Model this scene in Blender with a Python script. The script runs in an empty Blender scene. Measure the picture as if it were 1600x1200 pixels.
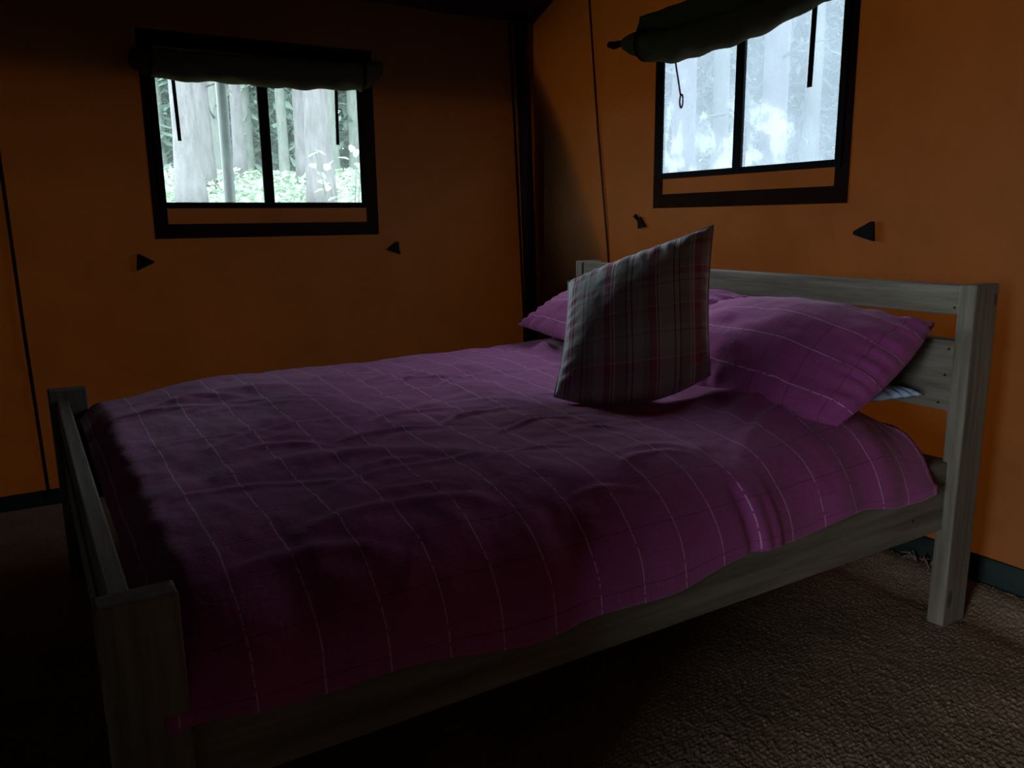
import bpy, bmesh, math, random
import numpy as np
from mathutils import Vector, Matrix

random.seed(7)
rng = np.random.default_rng(11)
S = bpy.context.scene
COL = S.collection

# ------------------------------------------------------------------ camera
XW, YW = 2.32, 2.52            # head wall plane (x) and far wall plane (y)
YN, XF = -2.50, -0.60          # near partition (y) and foot partition (x)
CAM = Vector((-0.0319, -1.1088, 1.1035))
YAW, PIT, ROL, FPX = 1.0257, 0.2014, -0.0125, 1254.9

cam_data = bpy.data.cameras.new('camera')
cam = bpy.data.objects.new('camera', cam_data)
COL.objects.link(cam)
S.camera = cam
_F = Vector((math.cos(YAW) * math.cos(PIT), math.sin(YAW) * math.cos(PIT), -math.sin(PIT)))
_R = Vector((math.sin(YAW), -math.cos(YAW), 0))
_U = _R.cross(_F)
_R2 = _R * math.cos(ROL) + _U * math.sin(ROL)
_U2 = -_R * math.sin(ROL) + _U * math.cos(ROL)
cam.matrix_world = Matrix(((_R2.x, _U2.x, -_F.x, CAM.x), (_R2.y, _U2.y, -_F.y, CAM.y),
                           (_R2.z, _U2.z, -_F.z, CAM.z), (0, 0, 0, 1)))
cam_data.sensor_fit = 'HORIZONTAL'
cam_data.sensor_width = 36.0
cam_data.lens = FPX / 1600.0 * 36.0
cam_data.clip_start = 0.02

# ------------------------------------------------------------------ sky and exposure
world = bpy.data.worlds.new('overcast_sky')
S.world = world
world.use_nodes = True
wn = world.node_tree.nodes
bg = wn['Background']
bg.inputs['Color'].default_value = (0.80, 0.92, 1.0, 1)
SKY = 30.0
bg.inputs['Strength'].default_value = SKY

S.view_settings.view_transform = 'Standard'
S.view_settings.look = 'None'
S.view_settings.exposure = 0.0
S.view_settings.gamma = 1.0
S.view_settings.use_curve_mapping = False

DOOR_Y0, DOOR_Y1, DOOR_Z1 = -1.80, -0.70, 2.00     # open doorway in the foot wall, behind the camera


BAFFLE, PSK = 3.0, .47                                      # depth of the light-narrowing passage added outside it


def portal(name, loc, direction, w, h):
    l = bpy.data.lights.new(name, 'AREA')
    l.shape = 'RECTANGLE'
    l.size, l.size_y = w, h
    l.cycles.is_portal = True
    o = bpy.data.objects.new(name, l)
    COL.objects.link(o)
    o.location = loc
    o.rotation_euler = Vector(direction).to_track_quat('-Z', 'Y').to_euler()
    return o


portal('daylight_portal_far', (0.93, YW + 0.03, 1.42), (0, -1, 0), 0.86, 0.52)
portal('daylight_portal_head', (XW + 0.03, 1.10, 1.53), (-1, 0, 0), 0.86, 0.54)
portal('daylight_portal_door', (XF - BAFFLE - 0.02, (DOOR_Y0 + DOOR_Y1) / 2 - PSK, DOOR_Z1 / 2), (1, 0, 0), DOOR_Y1 - DOOR_Y0, DOOR_Z1)

# ------------------------------------------------------------------ material helpers
MATS = {}


class NT:
    def __init__(s, name):
        m = bpy.data.materials.new(name)
        m.use_nodes = True
        s.m = m
        s.t = m.node_tree
        s.t.nodes.clear()
        s.out = s.t.nodes.new('ShaderNodeOutputMaterial')
        MATS[name] = m

    def n(s, typ, **kw):
        nd = s.t.nodes.new(typ)
        for k, v in kw.items():
            setattr(nd, k, v)
        return nd

    def l(s, a, b):
        s.t.links.new(a, b)

    def setin(s, nd, key, v):
        if hasattr(v, 'is_output'):
            s.l(v, nd.inputs[key])
        else:
            nd.inputs[key].default_value = v

    def math(s, op, a, b=None, c=None, clamp=False):
        nd = s.n('ShaderNodeMath', operation=op, use_clamp=clamp)
        for i, v in enumerate((a, b, c)):
            if v is not None:
                s.setin(nd, i, v)
        return nd.outputs[0]

    def mix(s, f, a, b, blend='MIX'):
        nd = s.n('ShaderNodeMix', data_type='RGBA', blend_type=blend)
        s.setin(nd, 0, f)
        s.setin(nd, 6, a if hasattr(a, 'is_output') else (*a, 1))
        s.setin(nd, 7, b if hasattr(b, 'is_output') else (*b, 1))
        return nd.outputs[2]

    def noise(s, scale, detail=3, rough=.5, vec=None, w=None):
        nd = s.n('ShaderNodeTexNoise')
        nd.inputs['Scale'].default_value = scale
        nd.inputs['Detail'].default_value = detail
        nd.inputs['Roughness'].default_value = rough
        if vec is not None:
            s.l(vec, nd.inputs['Vector'])
        return nd.outputs['Fac']

    def coord(s, kind='Object', scale=(1, 1, 1)):
        c = s.n('ShaderNodeTexCoord').outputs[kind]
        mp = s.n('ShaderNodeMapping')
        mp.inputs['Scale'].default_value = scale
        s.l(c, mp.inputs['Vector'])
        return mp.outputs[0]

    def ramp(s, fac, stops, interp='LINEAR'):
        nd = s.n('ShaderNodeValToRGB')
        cr = nd.color_ramp
        cr.interpolation = interp
        while len(cr.elements) < len(stops):
            cr.elements.new(0.5)
        for e, (p, c) in zip(cr.elements, stops):
            e.position = p
            e.color = (*c, 1)
        s.l(fac, nd.inputs[0])
        return nd.outputs[0]

    def bump(s, h, strength, dist=0.001, normal=None):
        nd = s.n('ShaderNodeBump')
        nd.inputs['Strength'].default_value = strength
        nd.inputs['Distance'].default_value = dist
        s.l(h, nd.inputs['Height'])
        if normal is not None:
            s.l(normal, nd.inputs['Normal'])
        return nd.outputs[0]

    def principled(s, color, rough=.8, normal=None, sheen=0, spec=.3, metallic=0):
        b = s.n('ShaderNodeBsdfPrincipled')
        s.setin(b, 'Base Color', color if hasattr(color, 'is_output') else (*color, 1))
        s.setin(b, 'Roughness', rough)
        b.inputs['Specular IOR Level'].default_value = spec
        b.inputs['Metallic'].default_value = metallic
        if sheen:
            b.inputs['Sheen Weight'].default_value = sheen
            b.inputs['Sheen Roughness'].default_value = .5
        if normal is not None:
            s.l(normal, b.inputs['Normal'])
        return b.outputs[0]

    def end(s, shader):
        s.l(shader, s.out.inputs['Surface'])
        return s.m


def canvas_mat(name, dif, tra, weave=True):
    t = NT(name)
    v = t.coord()
    big = t.noise(1.7, 4, .55, v)
    blot = t.noise(9, 4, .6, v)
    k = t.math('ADD', t.math('MULTIPLY', big, .5), t.math('MULTIPLY', blot, .25))
    k = t.math('ADD', k, .64)
    dc = t.mix(1.0, dif, t.n('ShaderNodeCombineColor').outputs[0], 'MULTIPLY')
    comb = t.n('ShaderNodeCombineColor')
    for i in range(3):
        t.l(k, comb.inputs[i])
    dc = t.mix(1.0, dif, comb.outputs[0], 'MULTIPLY')
    tc = t.mix(1.0, tra, comb.outputs[0], 'MULTIPLY')
    fine = t.noise(420, 2, .5, v)
    nrm = t.bump(fine, .35, .0006)
    d = t.n('ShaderNodeBsdfDiffuse')
    t.l(dc, d.inputs['Color'])
    t.l(nrm, d.inputs['Normal'])
    tr = t.n('ShaderNodeBsdfTranslucent')
    t.l(tc, tr.inputs['Color'])
    a = t.n('ShaderNodeAddShader')
    t.l(d.outputs[0], a.inputs[0])
    t.l(tr.outputs[0], a.inputs[1])
    return t.end(a.outputs[0])


def plain_mat(name, color, rough=.8, nscale=30, amt=.3, bump=.2, spec=.3, metallic=0):
    t = NT(name)
    v = t.coord()
    f = t.noise(nscale, 4, .6, v)
    c = t.mix(f, tuple(x * (1 - amt) for x in color), tuple(min(1, x * (1 + amt)) for x in color))
    nrm = t.bump(t.noise(nscale * 6, 3, .6, v), bump, .001) if bump else None
    return t.end(t.principled(c, rough, nrm, spec=spec, metallic=metallic))


def wood_mat(name, axis):
    t = NT(name)
    sc = [38, 38, 38]
    sc[axis] = 2.2
    v = t.coord('Object', tuple(sc))
    g = t.noise(1.0, 5, .65, v)
    sc2 = [9, 9, 9]
    sc2[axis] = 1.3
    stain = t.noise(1.0, 4, .6, t.coord('Object', tuple(sc2)))
    col = t.ramp(g, [(.25, (.080, .064, .048)), (.5, (.178, .150, .117)), (.75, (.275, .246, .203))])
    col = t.mix(t.math('MULTIPLY', t.math('SUBTRACT', stain, .45, clamp=True), 2.6, clamp=True), col, (.10, .072, .05))
    vo = t.n('ShaderNodeTexVoronoi')
    vo.inputs['Scale'].default_value = 1.0
    sk = [7, 7, 7]
    sk[axis] = 2.6
    t.l(t.coord('Object', tuple(sk)), vo.inputs['Vector'])
    knot = t.math('LESS_THAN', vo.outputs['Distance'], .07)
    col = t.mix(t.math('MULTIPLY', knot, .75), col, (.05, .035, .025))
    nrm = t.bump(g, .5, .002)
    return t.end(t.principled(col, .78, nrm, spec=.25))


def stripe_mat(name):
    t = NT(name)
    uv = t.n('ShaderNodeTexCoord').outputs['UV']
    sp = t.n('ShaderNodeSeparateXYZ')
    t.l(uv, sp.inputs[0])
    v3 = t.coord('Object')
    wob = t.math('MULTIPLY', t.math('SUBTRACT', t.noise(14, 2, .5, v3), .5), .006)

    def line(c, pitch, w):
        q = t.math('FRACT', t.math('DIVIDE', t.math('ADD', c, wob), pitch))
        d = t.math('ABSOLUTE', t.math('SUBTRACT', q, .5))
        return t.math('LESS_THAN', d, w / pitch / 2)
    cream = line(sp.outputs[0], .106, .0030)
    dark = line(sp.outputs[1], .106, .0022)
    slub = t.n('ShaderNodeTexNoise')
    slub.inputs['Scale'].default_value = 1.0
    slub.inputs['Detail'].default_value = 3
    t.l(t.coord('UV', (12, 260, 1)), slub.inputs['Vector'])
    slub2 = t.n('ShaderNodeTexNoise')
    slub2.inputs['Scale'].default_value = 1.0
    slub2.inputs['Detail'].default_value = 3
    t.l(t.coord('UV', (260, 12, 1)), slub2.inputs['Vector'])
    w = t.math('ADD', t.math('MULTIPLY', slub.outputs['Fac'], .5), t.math('MULTIPLY', slub2.outputs['Fac'], .5))
    base = t.ramp(w, [(.30, (.27, .046, .180)), (.70, (.38, .074, .265))])
    br = t.math('GREATER_THAN', t.noise(90, 2, .5, v3), .40)
    base = t.mix(t.math('MULTIPLY', dark, .5), base, (.06, .008, .03))
    base = t.mix(t.math('MULTIPLY', t.math('MULTIPLY', cream, br), .55), base, (.72, .50, .60))
    soft = t.noise(38, 4, .6, v3)
    n1 = t.bump(soft, .35, .006)
    n2 = t.bump(w, .3, .001, n1)
    return t.end(t.principled(base, .85, n2, sheen=.15, spec=.15))


def plaid_mat(name):
    t = NT(name)
    uv = t.n('ShaderNodeTexCoord').outputs['UV']
    sp = t.n('ShaderNodeSeparateXYZ')
    t.l(uv, sp.inputs[0])
    G, GD, P, PD, Wt, B = (.62, .62, .65), (.44, .42, .42), (.50, .13, .25), (.32, .06, .15), (.90, .88, .90), (.035, .025, .03)
    warp = [(0, G), (.06, PD), (.075, Wt), (.082, PD), (.10, GD), (.165, B), (.172, GD), (.20, B), (.207, GD), (.25, G),
            (.315, P), (.355, Wt), (.363, P), (.375, Wt), (.383, GD), (.455, B), (.462, G), (.49, B), (.497, G), (.56, GD),
            (.60, P), (.645, Wt), (.653, P), (.665, Wt), (.673, G), (.76, B), (.767, G), (.795, B), (.802, GD),
            (.865, Wt), (.875, GD), (.885, Wt), (.895, P), (.945, GD)]
    weft = [(0, G), (.06, GD), (.10, P), (.15, Wt), (.157, GD), (.20, G), (.30, B), (.307, G), (.34, GD), (.43, P), (.475, Wt),
            (.482, GD), (.56, G), (.63, B), (.637, G), (.68, P), (.725, Wt), (.732, GD), (.80, G), (.88, P), (.92, G)]

    def split(fac, stops):
        # the ramp holds 32 stops at most
        a = t.ramp(fac, stops[:30], 'CONSTANT')
        if len(stops) > 30:
            b = t.ramp(fac, [(0, stops[30][1])] + stops[30:], 'CONSTANT')
            return t.mix(t.math('GREATER_THAN', fac, stops[30][0]), a, b)
        return a
    a = split(sp.outputs[0], warp)
    b = split(sp.outputs[1], weft)
    v = t.coord('UV', (260, 260, 1))
    ch = t.n('ShaderNodeTexChecker')
    ch.inputs['Scale'].default_value = 1
    t.l(v, ch.inputs['Vector'])
    col = t.mix(t.math('ADD', t.math('MULTIPLY', ch.outputs['Fac'], .12), .26), a, b)
    soft = t.noise(30, 4, .6, t.coord('Object'))
    n1 = t.bump(soft, .4, .006)
    fine = t.noise(300, 2, .5, t.coord('Object'))
    return t.end(t.principled(col, .85, t.bump(fine, .3, .001, n1), spec=.15))


def pane_mat(name, milky, tint, veil):
    t = NT(name)
    v = t.coord('Object', (1, 1, 1))
    sm = t.noise(7, 5, .62, v)
    st = t.noise(1.0, 4, .6, t.coord('Object', (26, 26, 6)))
    f = t.math('ADD', t.math('MULTIPLY', t.math('SUBTRACT', sm, .5), .35), milky)
    f = t.math('ADD', f, t.math('MULTIPLY', t.math('SUBTRACT', st, .5, clamp=True), .6), clamp=True)
    tp = t.n('ShaderNodeBsdfTransparent')
    tp.inputs['Color'].default_value = (*tint, 1)
    tl = t.n('ShaderNodeBsdfTranslucent')
    tl.inputs['Color'].default_value = (*veil, 1)
    mx = t.n('ShaderNodeMixShader')
    t.l(f, mx.inputs[0])
    t.l(tp.outputs[0], mx.inputs[1])
    t.l(tl.outputs[0], mx.inputs[2])
    gl = t.n('ShaderNodeBsdfGlossy')
    gl.inputs['Roughness'].default_value = .15
    t.l(t.bump(t.noise(9, 3, .5, v), .4, .01), gl.inputs['Normal'])
    fr = t.n('ShaderNodeMixShader')
    fr.inputs[0].default_value = .03
    t.l(mx.outputs[0], fr.inputs[1])
    t.l(gl.outputs[0], fr.inputs[2])
    return t.end(fr.outputs[0])


def leaf_mat(name, c, trans=.35):
    t = NT(name)
    f = t.noise(6, 3, .5, t.coord('Object'))
    cc = t.mix(f, tuple(x * .75 for x in c), tuple(min(1, x * 1.25) for x in c))
    d = t.n('ShaderNodeBsdfDiffuse')
    t.l(cc, d.inputs['Color'])
    tr = t.n('ShaderNodeBsdfTranslucent')
    t.l(cc, tr.inputs['Color'])
    m = t.n('ShaderNodeMixShader')
    m.inputs[0].default_value = trans
    t.l(d.outputs[0], m.inputs[1])
    t.l(tr.outputs[0], m.inputs[2])
    return t.end(m.outputs[0])


def bark_mat(name, c):
    t = NT(name)
    v = t.coord('Object', (10, 10, 3))
    f = t.noise(1.5, 5, .65, v)
    col = t.ramp(f, [(.3, tuple(x * .62 for x in c)), (.6, c), (.8, tuple(min(1, x * 1.25) for x in c))])
    return t.end(t.principled(col, .9, t.bump(f, .6, .02), spec=.1))


canvas_mat('canvas', (.120, .054, .0235), (.0054, .00106, .00005))
plain_mat('partition', (.045, .030, .022), .95, 20, .3)
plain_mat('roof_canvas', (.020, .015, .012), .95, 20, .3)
plain_mat('seam', (.020, .010, .007), .95, 60, .3)
canvas_mat('strip_shadow_cloth', (.016, .008, .006), (.0010, .00024, .00003))  # dark tone for the shade of outside strips showing through the canvas
plain_mat('webbing', (.008, .008, .009), .95, 80, .3, spec=.05)
canvas_mat('blind_cloth', (.060, .050, .032), (.0004, .0003, .0002))
plain_mat('groundsheet', (.008, .017, .014), .55, 40, .3, .15)
plain_mat('floor_sheet', (.02, .02, .018), .9, 12, .3)
plain_mat('pole_wood', (.020, .011, .008), .7, 18, .35)
plain_mat('screw_metal', (.03, .027, .025), .5, 60, .2, 0, metallic=.6)
plain_mat('mattress_cloth', (.36, .36, .37), .9, 50, .12)
plain_mat('blue_cloth', (.42, .53, .74), .9, 40, .08)
for i, a in enumerate('xyz'):
    wood_mat('wood_' + a, i)
stripe_mat('plum_linen')
plaid_mat('plaid')
plain_mat('piping', (.5, .5, .52), .9, 80, .1)
t = NT('coir')
vv = t.coord()
c1 = t.noise(160, 3, .6, vv)
c2 = t.noise(5, 3, .5, vv)
cc = t.ramp(t.math('ADD', t.math('MULTIPLY', c1, .7), t.math('MULTIPLY', c2, .3)), [(.3, (.10, .067, .041)), (.5, (.21, .15, .10)), (.72, (.36, .275, .195))])
t.end(t.principled(cc, .9, t.bump(t.noise(600, 2, .6, vv), .5, .002), spec=.15))
pane_mat('pane_clear', .18, (.93, 1.0, .97), (.175, .205, .195))
pane_mat('pane_milky', .76, (.84, .91, 1.0), (.064, .073, .085))
bark_mat('bark_pale', (.062, .057, .060))
bark_mat('bark_grey', (.065, .07, .063))
leaf_mat('needle_green', (.085, .125, .10))
leaf_mat('leaf_bright', (.17, .21, .18), .45)
leaf_mat('grass_green', (.135, .175, .125), .2)
plain_mat('pole_dark', (.005, .009, .010), .6, 15, .2)
plain_mat('soil', (.08, .105, .065), .95, 3, .5)


# ------------------------------------------------------------------ mesh helpers
def tag(o, label=None, cat=None, group=None, kind=None):
    if label:
        o['label'] = label
    if cat:
        o['category'] = cat
    if group:
        o['group'] = group
    if kind:
        o['kind'] = kind
    return o


def link(name, me, mat, parent=None, smooth=False):
    o = bpy.data.objects.new(name, me)
    COL.objects.link(o)
    if mat and not me.materials:
        me.materials.append(MATS[mat])
    if smooth:
        me.polygons.foreach_set('use_smooth', [True] * len(me.polygons))
    if parent is not None:
        o.parent = parent
    return o


def empty(name, loc=(0, 0, 0), rz=0):
    o = bpy.data.objects.new(name, None)
    COL.objects.link(o)
    o.location = loc
    o.rotation_euler[2] = rz
    o.empty_display_size = .1
    return o


def put(o, parent):
    """Parent a mesh whose vertices are in world space under an Empty at a place of its own."""
    o.parent = parent
    o.matrix_parent_inverse = Matrix.Translation(parent.location).inverted() if parent.type == 'EMPTY' else Matrix()
    return o


def box(name, x0, x1, y0, y1, z0, z1, mat, parent=None, bev=.004, jitter=0.0):
    """Bevelled box; object origin at the box centre so that the grain runs in local space."""
    c = Vector(((x0 + x1) / 2, (y0 + y1) / 2, (z0 + z1) / 2))
    bm = bmesh.new()
    bmesh.ops.create_cube(bm, size=1)
    for v in bm.verts:
        v.co = Vector((v.co.x * (x1 - x0), v.co.y * (y1 - y0), v.co.z * (z1 - z0)))
        if jitter:
            v.co += Vector((random.uniform(-jitter, jitter) for _ in range(3)))
    if bev:
        bmesh.ops.bevel(bm, geom=list(bm.edges), offset=bev, segments=2, affect='EDGES', profile=.6)
    me = bpy.data.meshes.new(name)
    bm.to_mesh(me)
    bm.free()
    o = link(name, me, mat)
    if parent is not None:
        o.parent = parent
        pl = parent.location if parent.type == 'EMPTY' else parent.matrix_basis.translation
        base = Vector(pl)
        pp = parent.parent
        while pp is not None:
            base = base + Vector(pp.location)
            pp = pp.parent
        o.location = c - base
    else:
        o.location = c
    return o


def grid_mesh(name, P, uv=None, closed_u=False):
    """P: (n, m, 3) array of points -> quad grid."""
    n, m = P.shape[:2]
    idx = np.arange(n * m).reshape(n, m)
    if closed_u:
        a = idx
        b = np.roll(idx, -1, 0)
        q = np.stack([a[:, :-1], b[:, :-1], b[:, 1:], a[:, 1:]], -1).reshape(-1, 4)
    else:
        q = np.stack([idx[:-1, :-1], idx[1:, :-1], idx[1:, 1:], idx[:-1, 1:]], -1).reshape(-1, 4)
    return raw_mesh(name, P.reshape(-1, 3), q, uv.reshape(-1, 2) if uv is not None else None)


def raw_mesh(name, V, Q, uv=None):
    me = bpy.data.meshes.new(name)
    V = np.asarray(V, dtype=np.float32)
    Q = np.asarray(Q, dtype=np.int32)
    k = Q.shape[1]
    me.vertices.add(len(V))
    me.vertices.foreach_set('co', V.ravel())
    me.loops.add(Q.size)
    me.loops.foreach_set('vertex_index', Q.ravel())
    me.polygons.add(len(Q))
    me.polygons.foreach_set('loop_start', np.arange(0, Q.size, k, dtype=np.int32))
    me.polygons.foreach_set('loop_total', np.full(len(Q), k, dtype=np.int32))
    if uv is not None:
        l = me.uv_layers.new(name='UVMap')
        l.data.foreach_set('uv', np.asarray(uv, dtype=np.float32)[Q.ravel()].ravel())
    me.update(calc_edges=True)
    me.validate()
    return me


_lat = rng.random((64, 64)) * 2 - 1


def vnoise(x, y):
    x = np.asarray(x, float)
    y = np.asarray(y, float)
    xi = np.floor(x).astype(int)
    yi = np.floor(y).astype(int)
    fx = x - xi
    fy = y - yi
    fx = fx * fx * (3 - 2 * fx)
    fy = fy * fy * (3 - 2 * fy)
    g = lambda a, b: _lat[a % 64, b % 64]
    return (g(xi, yi) * (1 - fx) + g(xi + 1, yi) * fx) * (1 - fy) + (g(xi, yi + 1) * (1 - fx) + g(xi + 1, yi + 1) * fx) * fy


def fbm(x, y, o=3):
    s = 0
    a = 1
    for i in range(o):
        s = s + a * vnoise(x * 2 ** i + 17 * i, y * 2 ** i + 31 * i)
        a *= .5
    return s


def sstep(a, b, x):
    t = np.clip((np.asarray(x, float) - a) / (b - a), 0, 1)
    return t * t * (3 - 2 * t)


def tube_mesh(name, pts, radii, seg=10, rough=0.0, caps=True):
    pts = [Vector(p) for p in pts]
    n = len(pts)
    if not hasattr(radii, '__len__'):
        radii = [radii] * n
    V = []
    up = Vector((0, 0, 1))
    for i, p in enumerate(pts):
        d = (pts[min(i + 1, n - 1)] - pts[max(i - 1, 0)]).normalized()
        a = d.cross(up)
        if a.length < .05:
            a = d.cross(Vector((1, 0, 0)))
        a.normalize()
        b = d.cross(a).normalized()
        for k in range(seg):
            th = 2 * math.pi * k / seg
            r = radii[i] * (1 + (rough * random.uniform(-1, 1) if rough else 0))
            V.append(p + (a * math.cos(th) + b * math.sin(th)) * r)
    F = []
    for i in range(n - 1):
        for k in range(seg):
            k2 = (k + 1) % seg
            F.append((i * seg + k, i * seg + k2, (i + 1) * seg + k2, (i + 1) * seg + k))
    if caps:
        F.append(tuple(range(seg - 1, -1, -1)))
        F.append(tuple((n - 1) * seg + k for k in range(seg)))
    me = bpy.data.meshes.new(name)
    me.from_pydata([tuple(v) for v in V], [], F)
    me.update()
    return me


# ------------------------------------------------------------------ the tent shell
def breaks(a, b, step, extra=()):
    s = set(np.round(np.linspace(a, b, max(2, int((b - a) / step) + 1)), 5).tolist())
    for e in extra:
        s.add(round(e, 5))
    return np.array(sorted(s))


def wall_sheet(name, axis, plane, a0, a1, ztop, hole, mat, amp=.012, step=.05):
    """Vertical canvas sheet with a rectangular hole.  axis 'y': plane y=const running in x; axis 'x': plane x=const running in y."""
    ha0, ha1, hz0, hz1 = hole if hole else (9e9, 9e9, 9e9, 9e9)
    ex = [e for e in (ha0, ha1) if a0 < e < a1]
    ez = [e for e in (hz0, hz1) if 0 < e < 9]
    A = breaks(a0, a1, step, ex)
    Z = breaks(0.0, 1.0, .03)
    V = []
    zt = np.array([ztop(a) for a in A])
    zmin = zt.min()
    Zl = breaks(0.0, zmin, step, ez)
    Zu = np.linspace(0, 1, 9)[1:]
    rows = [np.full_like(A, z) for z in Zl] + [zmin + (zt - zmin) * u for u in Zu]
    ZZ = np.stack(rows, 1)
    AA = np.repeat(A[:, None], ZZ.shape[1], 1)
    k = 1.0
    if hole:
        dx = np.maximum(np.maximum(ha0 - AA, AA - ha1), 0)
        dz = np.maximum(np.maximum(hz0 - ZZ, ZZ - hz1), 0)
        k = sstep(.10, .35, np.hypot(dx, dz))
    edge = sstep(0, .15, AA - a0) * sstep(0, .15, a1 - AA) * sstep(0.02, .3, ZZ)
    if axis == 'y':
        folds = fbm(AA * 3.2 + ZZ * .5, ZZ * .7, 3) + 1.8 * np.exp(-((AA + .35) / .35) ** 2) * np.sin((AA * 1.0 + ZZ * 1.5) * 24) * sstep(1.0, .4, ZZ)
    else:
        folds = fbm(AA * 2.4 + ZZ * .9, ZZ * .9, 3)
    D = amp * folds * k * edge
    P = np.zeros(AA.shape + (3,))
    if axis == 'y':
        P[..., 0] = AA
        P[..., 1] = plane + D
    else:
        P[..., 0] = plane + D
        P[..., 1] = AA
    P[..., 2] = ZZ
    n, m = AA.shape
    idx = np.arange(n * m).reshape(n, m)
    q = np.stack([idx[:-1, :-1], idx[1:, :-1], idx[1:, 1:], idx[:-1, 1:]], -1).reshape(-1, 4)
    ca = (AA[:-1, :-1] + AA[1:, 1:]).reshape(-1) / 2
    cz = (ZZ[:-1, :-1] + ZZ[1:, 1:]).reshape(-1) / 2
    keep = ~((ca > ha0) & (ca < ha1) & (cz > hz0) & (cz < hz1))
    o = link(name, raw_mesh(name, P.reshape(-1, 3), q[keep]), mat, smooth=True)
    tag(o, kind='structure')
    return o


EAVE, RIDGE_Y, SLOPE = 2.07, 0.01, .40


def roof_z(y):
    return EAVE + SLOPE * ((YW - RIDGE_Y) - abs(y - RIDGE_Y))


FW = (0.515, 1.365, 1.190, 1.700)       # far pane opening  x0 x1 z0 z1
HW = (0.680, 1.530, 1.285, 1.790)       # head pane opening y0 y1 z0 z1
wall_far = wall_sheet('wall_far', 'y', YW, XF, XW, lambda x: EAVE + .01, FW, 'canvas')
wall_head = wall_sheet('wall_head', 'x', XW, YN, YW, lambda y: roof_z(y) + .01, HW, 'canvas', amp=.010)
wall_far['label'] = 'dim brown canvas side wall with a window above the far side of the bed'
wall_head['label'] = 'glowing orange canvas end wall behind the headboard'
wall_foot = wall_sheet('wall_foot', 'x', XF, YN, YW, lambda y: roof_z(y) + .01, (DOOR_Y0, DOOR_Y1, 0.0, DOOR_Z1), 'partition', amp=.0, step=.12)
wall_near = wall_sheet('wall_near', 'y', YN, XF, XW, lambda x: roof_z(YN) + .01, None, 'partition', amp=.008, step=.12)

# roof: two slopes with an overhang past every wall
OV, OVX = .06, .30


def roof_part(name, y0, y1):
    z0, z1 = roof_z(y0), roof_z(y1)
    me = bpy.data.meshes.new(name)
    a, b = XF - .3, XW + OVX
    t_ = .03
    vs = [(a, y0, z0), (b, y0, z0), (b, y1, z1), (a, y1, z1), (a, y0, z0 + t_), (b, y0, z0 + t_), (b, y1, z1 + t_), (a, y1, z1 + t_)]
    fs = [(0, 1, 2, 3), (7, 6, 5, 4), (0, 4, 5, 1), (1, 5, 6, 2), (2, 6, 7, 3), (3, 7, 4, 0)]
    me.from_pydata(vs, [], fs)
    me.update()
    return link(name, me, 'roof_canvas')


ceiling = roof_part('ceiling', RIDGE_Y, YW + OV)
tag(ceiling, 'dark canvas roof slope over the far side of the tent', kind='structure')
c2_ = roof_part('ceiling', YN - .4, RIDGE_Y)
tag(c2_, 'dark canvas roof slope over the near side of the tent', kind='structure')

# awning added out of view to shade the upper side wall
me = bpy.data.meshes.new('ceiling')
az0, az1, ay0, ay1 = 2.075, 2.26, YW - .01, YW + 1.62
me.from_pydata([(XF - .3, ay0, az0), (XW + .3, ay0, az0), (XW + .3, ay1, az1), (XF - .3, ay1, az1),
                (XF - .3, ay0, az0 + .02), (XW + .3, ay0, az0 + .02), (XW + .3, ay1, az1 + .02), (XF - .3, ay1, az1 + .02)], [],
               [(0, 1, 2, 3), (7, 6, 5, 4), (0, 4, 5, 1), (1, 5, 6, 2), (2, 6, 7, 3), (3, 7, 4, 0)])
me.update()
tag(link('ceiling', me, 'roof_canvas'), 'added dark awning outside, shading the upper side wall', kind='structure')

# valance added under the awning to darken the top of the side wall
vn = 60
P = np.zeros((vn, 4, 3))
for i in range(vn):
    xx = XF - .2 + (XW + .3 - XF + .2) * i / (vn - 1)
    for j in range(4):
        P[i, j] = (xx, YW + .20 + .02 * math.sin(xx * 9) * j / 3, 2.12 - .40 * j / 3)
tag(link('shade_valance_1', grid_mesh('shade_valance_1', P), 'roof_canvas', smooth=True), 'added dark cloth valance outside, shading the top of the side wall', kind='structure')

# unseen passage added outside the doorway to narrow its light to a beam
for nm, a in (('wall_passage_right', DOOR_Y0), ('wall_passage_left', DOOR_Y1)):
    tag(link(nm, raw_mesh(nm, [(XF, a, -.05), (XF - BAFFLE, a - PSK, -.05), (XF - BAFFLE, a - PSK, DOOR_Z1 + .02), (XF, a, DOOR_Z1 + .02)], [(0, 1, 2, 3)]), 'partition'), 'side of the added light baffle outside the doorway, ' + nm[13:], kind='structure')
tag(link('ceiling', raw_mesh('ceiling', [(XF, DOOR_Y0, DOOR_Z1), (XF, DOOR_Y1, DOOR_Z1), (XF - BAFFLE, DOOR_Y1 - PSK, DOOR_Z1), (XF - BAFFLE, DOOR_Y0 - PSK, DOOR_Z1)], [(0, 1, 2, 3)]), 'roof_canvas'), 'top of the added light baffle outside the doorway', kind='structure')

fl = link('floor', raw_mesh('floor', [(XF, YN, -.012), (XW + .02, YN, -.012), (XW + .02, YW + .02, -.012), (XF, YW + .02, -.012)], [(0, 1, 2, 3)]), 'floor_sheet')
tag(fl, 'dark groundsheet floor of the tent', kind='structure')

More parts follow.
